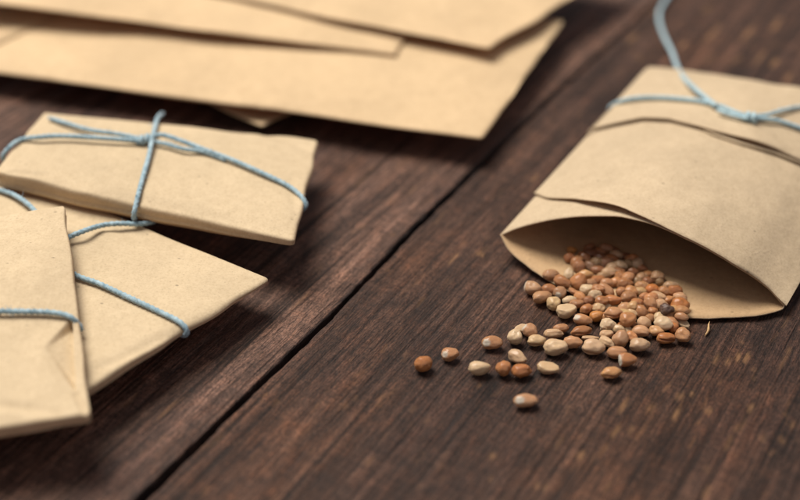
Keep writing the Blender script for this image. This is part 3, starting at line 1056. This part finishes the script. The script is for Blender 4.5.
PROTO = {}
for kind, cnt in (('oval', 5), ('groove', 4), ('flat', 2), ('tri', 1), ('end', 2), ('scar', 3), ('dent', 2)):
    PROTO[kind] = [seed_mesh(kind, 1.3 + i * 2.1 + len(kind)) for i in range(cnt)]
USED = {}

CO = dict(orange=(.58, .315, .15), bright=(.66, .32, .115), tan=(.62, .38, .20), pink=(.60, .37, .225), peach=(.76, .44, .245), cream=(.86, .61, .34), white=(.86, .75, .56),
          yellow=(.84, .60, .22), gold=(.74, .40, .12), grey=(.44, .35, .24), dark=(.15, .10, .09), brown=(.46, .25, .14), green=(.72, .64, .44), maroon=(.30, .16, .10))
WORD = dict(orange='orange brown', bright='bright orange', tan='tan', pink='pinkish tan', peach='peach coloured', cream='cream coloured', white='whitish', yellow='pale yellow', gold='golden orange',
            grey='greyish', dark='dark purplish', brown='brown', green='greenish cream', maroon='dark reddish')
# x, y, long px, short px, angle, colour, pale amount, kind, own label
SD = [
    (423.5, 364, 18.5, 15.5, 20, 'bright', .15, 'oval', 'bright orange round seed lying alone, furthest left of all the seeds'),
    (450, 354.5, 17.5, 13, 5, 'orange', .40, 'scar', 'orange brown seed with a grey sheen, right beside the lone leftmost seed'),
    (492.5, 342.5, 19.5, 14, 5, 'orange', .38, 'scar', 'brown seed with one whitish end, alone above the cream seed'),
    (480, 368, 21, 14.5, 5, 'cream', .6, 'oval', 'cream coloured seed lying apart, left of the trio of brown seeds'),
    (504, 368, 15, 15, 40, 'orange', .30, 'oval', 'round brown seed, left one of the touching trio of seeds'),
    (517.5, 356.5, 20.5, 12.5, -28, 'tan', .50, 'oval', 'tan oval seed, upper one of the touching trio of seeds'),
    (522, 370.5, 19.5, 14, 8, 'bright', .30, 'oval', 'orange seed, lower right one of the touching trio of seeds'),
    (548, 368, 22, 12.5, -4, 'cream', .5, 'flat', 'long tan seed with a reddish right end, lying apart right of the trio'),
    (526, 400.5, 23, 14, 10, 'orange', .44, 'scar', 'white and orange seed lying alone nearest the camera'),
    (515.5, 337, 15, 14.5, 60, 'white', .8, 'dent', 'squarish white seed with a blunt flat end, left of its orange neighbour'),
    (521, 328.5, 15, 8, 22, 'cream', .7, 'flat', 'slim cream seed bridging the white squarish seed and an orange one'),
    (530.5, 331, 15, 14, -30, 'orange', .42, 'scar', 'round orange seed with a pale left side beside the white squarish seed'),
    (537, 340.5, 18, 11, 2, 'cream', .5, 'groove', 'yellowish cream seed with a short groove, left end of the front row'),
    (554, 333.5, 19, 10, 3, 'tan', .5, 'oval', None),
    (561, 328.5, 16, 9, 5, 'pink', .3, 'oval', None),
    (555.5, 347.5, 24, 16, -4, 'cream', .62, 'dent', 'largest cream seed with a yellow spot, front edge of the heap'),
    (573, 342.5, 18, 13, -5, 'peach', .42, 'oval', None),
    (581.5, 331, 21, 11, 15, 'orange', .25, 'groove', None),
    (583, 320, 18, 11.5, -6, 'bright', .42, 'scar', None),
    (597, 316, 14, 11.5, 10, 'gold', .2, 'oval', None),
    (593, 307, 15, 8.5, 6, 'tan', .45, 'flat', None),
    (590.5, 338, 17, 6, 3, 'tan', .5, 'flat', 'thin flattened tan husk wedged behind the large grooved seed'),
    (594, 347, 22, 15, -2, 'peach', .56, 'groove', 'large pale seed with a long dark red groove, front edge of the heap'),
    (607, 342, 17, 10, -28, 'peach', .55, 'oval', None),
    (617, 352, 20, 12.5, -6, 'orange', .42, 'groove', None),
    (625.8, 360, 19.5, 13.5, 4, 'orange', .1, 'end', 'orange brown seed with a cut white end, in front of the heap'),
    (611.5, 372.5, 19.5, 12, 10, 'gold', .42, 'groove', 'orange tan seed lying in front of the one with the white end'),
    (640, 345, 19.5, 14, 0, 'pink', .48, 'dent', None),
    (621, 338.5, 17, 16, 40, 'pink', .42, 'oval', None),
    (619, 329.5, 13, 9, -10, 'green', .5, 'oval', None),
    (630, 332, 17, 7, -50, 'green', .85, 'flat', 'slim pale greenish seed standing on its end in the heap'),
    (606.5, 334.5, 14, 9, 5, 'tan', .5, 'dent', None),
    (607.5, 325, 15, 13, -10, 'white', .75, 'tri', 'whitish wrinkled three cornered seed in the middle of the heap'),
    (606, 307, 12, 8, 10, 'green', .6, 'dent', None),
    (613.5, 313, 17, 12.5, -3, 'peach', .40, 'groove', None),
    (624.8, 307.5, 15, 10.5, 5, 'tan', .42, 'oval', None),
    (633, 306, 10, 10, 60, 'cream', .4, 'oval', None),
    (641, 312, 14.5, 13.5, -30, 'orange', .35, 'oval', None),
    (651.5, 304, 16, 12.5, -42, 'orange', .40, 'oval', None),
    (628, 319.5, 16.5, 14, 10, 'tan', .12, 'dent', None),
    (622, 325.5, 11, 7, 10, 'orange', .2, 'oval', None),
    (644, 323, 14.5, 12, 8, 'peach', .5, 'oval', None),
    (641, 331, 18, 11.5, -14, 'peach', .44, 'oval', None),
    (659.5, 317, 14, 11, 30, 'yellow', .62, 'oval', None),
    (664, 324, 18, 15, -20, 'white', .62, 'dent', 'large white and grey seed at the right of the heap'),
    (656.5, 331, 15, 11, -15, 'gold', .45, 'oval', None),
    (666, 338, 19, 11.5, 3, 'bright', .25, 'groove', 'bright orange seed with a long groove, right front of the heap'),
    (673.5, 327.5, 11, 10, 20, 'bright', .2, 'oval', None),
    (682.5, 335.5, 16, 14, -45, 'tan', .40, 'dent', 'spotted tan seed at the right front corner of the heap'),
    (683, 323.5, 15, 8, -42, 'green', .65, 'flat', None),
    (682, 316.5, 14, 8, -15, 'pink', .35, 'oval', None),
    (666.5, 309.5, 13, 11, 0, 'dark', 0, 'tri', 'dark purplish shrivelled seed at the right of the heap'),
    (680.5, 305, 18.5, 14, 3, 'bright', .2, 'groove', None),
    (675, 291, 15, 11.5, 0, 'orange', .15, 'oval', None),
    (659.5, 297.5, 19, 11, -18, 'tan', .48, 'oval', None),
    (653, 289.5, 14, 11, 10, 'bright', .2, 'oval', None),
    (660, 282, 9, 8, 0, 'grey', .1, 'oval', None),
    (640, 291.5, 14, 8.5, -5, 'green', .3, 'oval', None),
    (637.5, 303, 13.5, 9.5, 5, 'orange', .3, 'oval', None),
    (628.5, 297, 17.5, 12, 16, 'orange', .38, 'oval', None),
    (613.6, 300, 16.5, 10.5, -2, 'orange', .25, 'oval', None),
    (606, 290, 19, 11.5, -35, 'pink', .38, 'groove', None),
    (608, 283, 17, 9.5, -4, 'pink', .3, 'oval', None),
    (625, 283.5, 15.5, 12, 0, 'orange', .3, 'oval', None),
    (621.5, 291.5, 11, 9, 10, 'pink', .3, 'oval', None),
    (603.5, 276, 15, 9, 0, 'grey', .2, 'oval', None),
    (595, 295.5, 14, 10.5, 5, 'grey', .52, 'dent', None),
    (587, 289.5, 14.5, 10.5, 0, 'white', .8, 'oval', 'small clean white oval seed at the left side of the heap'),
    (591.5, 282.5, 14, 8, 2, 'pink', .35, 'oval', None),
    (578.5, 280.5, 18, 14, 50, 'bright', .38, 'oval', None),
    (580.5, 298, 14, 10, -40, 'peach', .30, 'oval', None),
    (573.5, 291.5, 13, 6, -30, 'pink', .35, 'flat', None),
    (570, 300.5, 14.5, 9, 5, 'white', .6, 'oval', None),
    (566.5, 310.5, 20, 15.5, 8, 'cream', .66, 'flat', 'large smooth cream seed touching the pale yellow seed'),
    (554, 303.5, 14, 13.5, 20, 'yellow', .5, 'dent', 'pale yellow wrinkled seed at the left of the heap'),
    (560, 293, 13.5, 12.5, 20, 'orange', .40, 'scar', None),
    (542.5, 297, 20, 12.5, 14, 'tan', .42, 'oval', 'pinkish tan seed outside the sachet, lower left of its paper lip'),
    (549, 289, 14, 11, 10, 'orange', .2, 'oval', 'orange brown seed pressed against the sachet lip, between the white tipped and round ones'),
    (532, 288, 19, 13.5, -14, 'orange', .45, 'end', 'white tipped orange seed, first one beside the left lip of the sachet'),
    (551, 274.5, 17, 11, 8, 'pink', .38, 'oval', 'pinkish seed lying on the paper just inside the left lip'),
    (562, 281.5, 18, 12, -36, 'orange', .32, 'oval', None),
    (568.5, 274, 13, 9.5, 70, 'grey', .62, 'dent', None),
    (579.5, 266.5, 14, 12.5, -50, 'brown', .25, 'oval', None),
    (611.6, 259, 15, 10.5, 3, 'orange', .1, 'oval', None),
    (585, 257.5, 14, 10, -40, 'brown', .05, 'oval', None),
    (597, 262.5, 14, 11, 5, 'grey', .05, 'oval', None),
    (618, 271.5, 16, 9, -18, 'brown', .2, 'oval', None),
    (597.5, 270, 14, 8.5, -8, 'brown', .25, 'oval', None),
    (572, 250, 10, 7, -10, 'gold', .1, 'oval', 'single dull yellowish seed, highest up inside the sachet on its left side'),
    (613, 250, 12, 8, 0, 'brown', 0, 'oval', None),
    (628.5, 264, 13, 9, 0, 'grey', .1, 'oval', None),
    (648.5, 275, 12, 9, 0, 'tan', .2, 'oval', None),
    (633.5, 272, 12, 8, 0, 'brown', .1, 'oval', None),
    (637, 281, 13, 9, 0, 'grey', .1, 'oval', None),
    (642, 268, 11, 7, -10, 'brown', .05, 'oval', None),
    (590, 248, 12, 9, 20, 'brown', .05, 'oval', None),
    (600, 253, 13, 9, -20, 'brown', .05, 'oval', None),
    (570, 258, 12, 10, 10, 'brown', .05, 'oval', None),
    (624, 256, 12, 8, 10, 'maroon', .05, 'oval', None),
    (653, 311, 10, 8, 0, 'tan', .3, 'oval', None),
    (648, 282, 11, 9, 0, 'brown', .2, 'oval', None),
    (669, 300, 13, 9, 10, 'tan', .2, 'oval', None),
    (645, 297, 12, 9, 20, 'pink', .2, 'oval', None),
    (617, 316, 12, 9, 0, 'brown', .2, 'oval', None),
    (589, 300, 12, 9, 30, 'brown', .2, 'oval', None),
    (631, 324, 12, 8, 0, 'pink', .3, 'oval', None),
    (669, 317, 12, 10, 0, 'pink', .3, 'oval', None),
    (650, 318, 12, 9, 10, 'tan', .3, 'oval', None),
]
bt = tubetree
# small seeds seen in the gaps of the heap
heap = [(556, 281), (575, 262), (586, 250), (615, 248), (634, 260), (655, 275), (682, 288), (686, 308), (676, 320), (650, 332), (625, 340), (604, 318), (585, 312), (572, 300)]


def inside(x, y):
    c_ = False
    for q in range(len(heap)):
        (x1, y1), (x2, y2) = heap[q - 1], heap[q]
        if (y1 > y) != (y2 > y) and x < (x2 - x1) * (y - y1) / (y2 - y1) + x1: c_ = not c_
    return c_


rf = random.Random(5); NBASE = len(SD)
for _ in range(6000):
    x, y = rf.uniform(555, 688), rf.uniform(246, 340)
    if not inside(x, y): continue
    if min(((x - q[0]) / 1.25) ** 2 + (y - q[1]) ** 2 for q in SD) < 5.2 ** 2: continue
    cc = rf.choice(['orange', 'pink', 'tan', 'orange', 'peach', 'tan', 'cream'])
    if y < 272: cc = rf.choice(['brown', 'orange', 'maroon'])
    SD.append((x, y, rf.uniform(13, 16), rf.uniform(9.5, 11.5), rf.uniform(-30, 30), cc, rf.uniform(.2, .52), rf.choice(['oval', 'oval', 'groove', 'dent']), None))
    if len(SD) > 175: break


def floor_z(x, y, rad):
    """height that a seed centre at x,y must have on the table or on the sachet's lower sheet"""
    p0 = Vector((x, y, -1))
    h = bt.ray_cast(Vector((x, y, 0.0)), Vector((0, 0, 1)), .5)
    z = 0.0
    if h[0] is not None and h[0].z < .45:
        z = h[0].z + .02
    return z + rad - .01


placed = []
order = sorted(range(NBASE), key=lambda i: -SD[i][1]) + list(range(NBASE, len(SD)))
info = {}
for i in order:
    x, y, a, b_, ang, colr, pale, kind, lab = SD[i]
    z = .12
    for _ in range(4):
        p = at(x, y, z)
        sc = FPX / (p - CAM).dot(FW)
        ra, rb = a / sc / 2, b_ / sc / 2
        rc = rb * .96
        z = max(floor_z(p.x, p.y, rc), rc)
    z0 = z
    best = None
    k = 0
    while k < (60 if i < NBASE else 4):
        p = at(x, y, z + k * .02)
        fl = floor_z(p.x, p.y, rc)
        ok = p.z >= fl - .03
        if ok:
            for q, rq in placed:
                dd = (p - q)
                m = Vector((dd.x, dd.y, dd.z * 1.05)).length
                if m < (rc * .62 + ra * .22 + rq) * (.97 if i < NBASE else .86):
                    ok = False; break
        if ok: best = p; break
        k += 1
    if best is None:
        if i >= NBASE: continue
        best = at(x, y, z0)
    placed.append((best, rc * .62 + ra * .22))
    info[i] = (best, ra, rb, rc)

# labels: the landmarks have their own, the rest are told by where they lie from the nearest landmark
LM = {31 + 1: 'whitish three cornered seed', 22: 'large seed with the dark red groove', 46: 'bright orange long grooved seed', 67: 'small clean white oval seed', 51: 'dark purplish shrivelled seed', 89 - 1: 'dull yellowish seed inside the sachet',
      73: 'large smooth cream seed', 44: 'large white and grey seed', 92: 'dark reddish seed deep inside the sachet', 25: 'seed with the cut white end', 15: 'largest cream seed'}
names_ = {}
for i, s_ in enumerate(SD):
    l_ = s_[8]
    if l_ is None: continue
LMK = []
for i, s_ in enumerate(SD):
    l_ = s_[8] or ''
    for key, short in (('whitish wrinkled three', 'white three cornered seed'), ('large pale seed with a long', 'large seed with the dark red groove'), ('bright orange seed with a long groove', 'bright orange grooved seed at the heap front'),
                       ('small clean white', 'small clean white oval seed'), ('dark purplish', 'dark purplish shrivelled seed'), ('single dull yellowish', 'dull yellowish seed inside the sachet'),
                       ('large smooth cream', 'large smooth cream seed'), ('large white and grey', 'large white and grey seed'), ('dark reddish seed deep', 'dark reddish seed deep in the sachet')):
        if l_.startswith(key): LMK.append((i, short))
groups = {}
for i, s_ in enumerate(SD):
    if s_[8] or i not in info: continue
    j, short = min(LMK, key=lambda m: (SD[m[0]][0] - s_[0]) ** 2 + (1.5 * (SD[m[0]][1] - s_[1])) ** 2)
    dx, dy = s_[0] - SD[j][0], s_[1] - SD[j][1]
    an = math.degrees(math.atan2(-dy, dx)) % 360
    di = ['right of', 'up and right of', 'straight above', 'up and left of', 'left of', 'down and left of', 'straight below', 'down and right of'][int((an + 22.5) // 45) % 8]
    groups.setdefault((j, short, di), []).append((dx * dx + dy * dy, i))
ORD = ['nearest', 'second', 'third', 'fourth', 'fifth', 'sixth', 'seventh', 'eighth', 'ninth', 'tenth', 'eleventh', 'twelfth', 'thirteenth', 'fourteenth', 'fifteenth', 'sixteenth', 'seventeenth', 'eighteenth']
LAB = {}
for (j, short, di), mem in groups.items():
    mem.sort()
    for r_, (d_, i) in enumerate(mem):
        o_ = '' if len(mem) == 1 else (', %s one' % ORD[r_])
        LAB[i] = '%s seed %s %s%s' % (WORD[SD[i][5]], di, short, o_)

rs = random.Random(99)
for i in sorted(info):
    x, y, a, b_, ang, colr, pale, kind, lab = SD[i]
    p, ra, rb, rc = info[i]
    me = PROTO[kind][rs.randrange(len(PROTO[kind]))]
    o = bpy.data.objects.new('seed', me)
    COL.objects.link(o)
    o.location = p * U
    # direction of the long axis on the ground from the picture angle
    th = math.radians(ang)
    dirg = at(x + math.cos(th) * 10, y - math.sin(th) * 10, p.z) - at(x, y, p.z)
    yaw = math.atan2(dirg.y, dirg.x) if abs(ang) < 35 else math.radians(ang) * 1.1
    roll = rs.uniform(-.35, .35) if kind in ('groove', 'end', 'scar', 'flat', 'dent') else rs.uniform(0, 6.28)
    pit = rs.uniform(-.15, .15) + (math.radians(-ang) * .35 if abs(ang) >= 35 else 0)
    o.rotation_euler = (roll, pit, yaw)
    f = 1.05
    o.scale = (ra * U * f, rb * U * f, rc * U * f)
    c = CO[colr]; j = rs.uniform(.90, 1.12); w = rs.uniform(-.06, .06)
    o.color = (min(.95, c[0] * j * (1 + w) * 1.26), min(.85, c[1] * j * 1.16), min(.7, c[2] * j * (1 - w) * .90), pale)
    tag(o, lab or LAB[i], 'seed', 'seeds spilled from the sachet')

# ------------------------------------------------------------------ slivers of wood and husk among the seeds
for k, (x, y, L_, w_, an, lab) in enumerate([(708, 328, 14, 2.8, 66, 'pale sliver of wood in the shadow right of the seed heap')]):
    a = at(x - math.cos(math.radians(an)) * L_ / 2, y + math.sin(math.radians(an)) * L_ / 2, .03)
    b_ = at(x + math.cos(math.radians(an)) * L_ / 2, y - math.sin(math.radians(an)) * L_ / 2, .05)
    sd_ = (b_ - a).cross(Vector((0, 0, 1))).normalized()
    V, F = [], []
    hw = w_ / 53 / 2
    for q in range(9):
        f = q / 8; w = hw * (.25 + .75 * math.sin(math.pi * min(1, f * .9 + .08))) * (1 + .3 * noise.noise(Vector((q * .9, k, 0))))
        c_ = a.lerp(b_, f) + sd_ * .02 * math.sin(f * 5 + k)
        V += [c_ - sd_ * w + Vector((0, 0, -.02)), c_ + Vector((0, 0, .035 * math.sin(math.pi * (f * .9 + .05)))), c_ + sd_ * w + Vector((0, 0, -.02)), c_ + Vector((0, 0, -.04))]
    for q in range(8):
        for e in range(4): F.append((q * 4 + e, q * 4 + (e + 1) % 4, q * 4 + 4 + (e + 1) % 4, q * 4 + 4 + e))
    F.append((0, 1, 2, 3)); F.append((35, 34, 33, 32))
    o = obj('husk_sliver', V, F, M_HUSK, None, a)
    tag(o, lab, 'splinter')

# ------------------------------------------------------------------ light
wd = bpy.data.worlds.new('World'); S.world = wd; wd.use_nodes = True
bg = wd.node_tree.nodes['Background']
bg.inputs['Color'].default_value = (.82, .76, .80, 1)
bg.inputs['Strength'].default_value = .42
ld = bpy.data.lights.new('window_light', 'AREA')
ld.shape = 'RECTANGLE'; ld.size = .60; ld.size_y = .60
ld.energy = 23.5; ld.color = (1.0, .95, .87)
lo = bpy.data.objects.new('window_light', ld); COL.objects.link(lo)
lp = Vector((-.35, .30, 1.0)); tgt = Vector((0, .02, 0))
lo.location = lp
lo.rotation_euler = (tgt - lp).to_track_quat('-Z', 'Y').to_euler()

# ------------------------------------------------------------------ camera
cd = bpy.data.cameras.new('camera'); cam = bpy.data.objects.new('camera', cd); COL.objects.link(cam)
cam.location = CAM * U
cam.rotation_euler = (math.radians(90) - PITCH, 0, 0)
cd.sensor_width = 36; cd.sensor_fit = 'HORIZONTAL'; cd.lens = 60
cd.clip_start = .005; cd.clip_end = 50
cd.dof.use_dof = True
cd.dof.focus_distance = ((at(600, 318, .2) - CAM).dot(FW)) * U
cd.dof.aperture_fstop = 9
S.camera = cam

S.view_settings.view_transform = 'Standard'
S.view_settings.look = 'None'
S.view_settings.exposure = 0
S.view_settings.gamma = 1
S.render.engine = 'CYCLES'
S.cycles.use_denoising = True
S.cycles.use_adaptive_sampling = False
S.cycles.max_bounces = 8
S.cycles.filter_width = 1.3
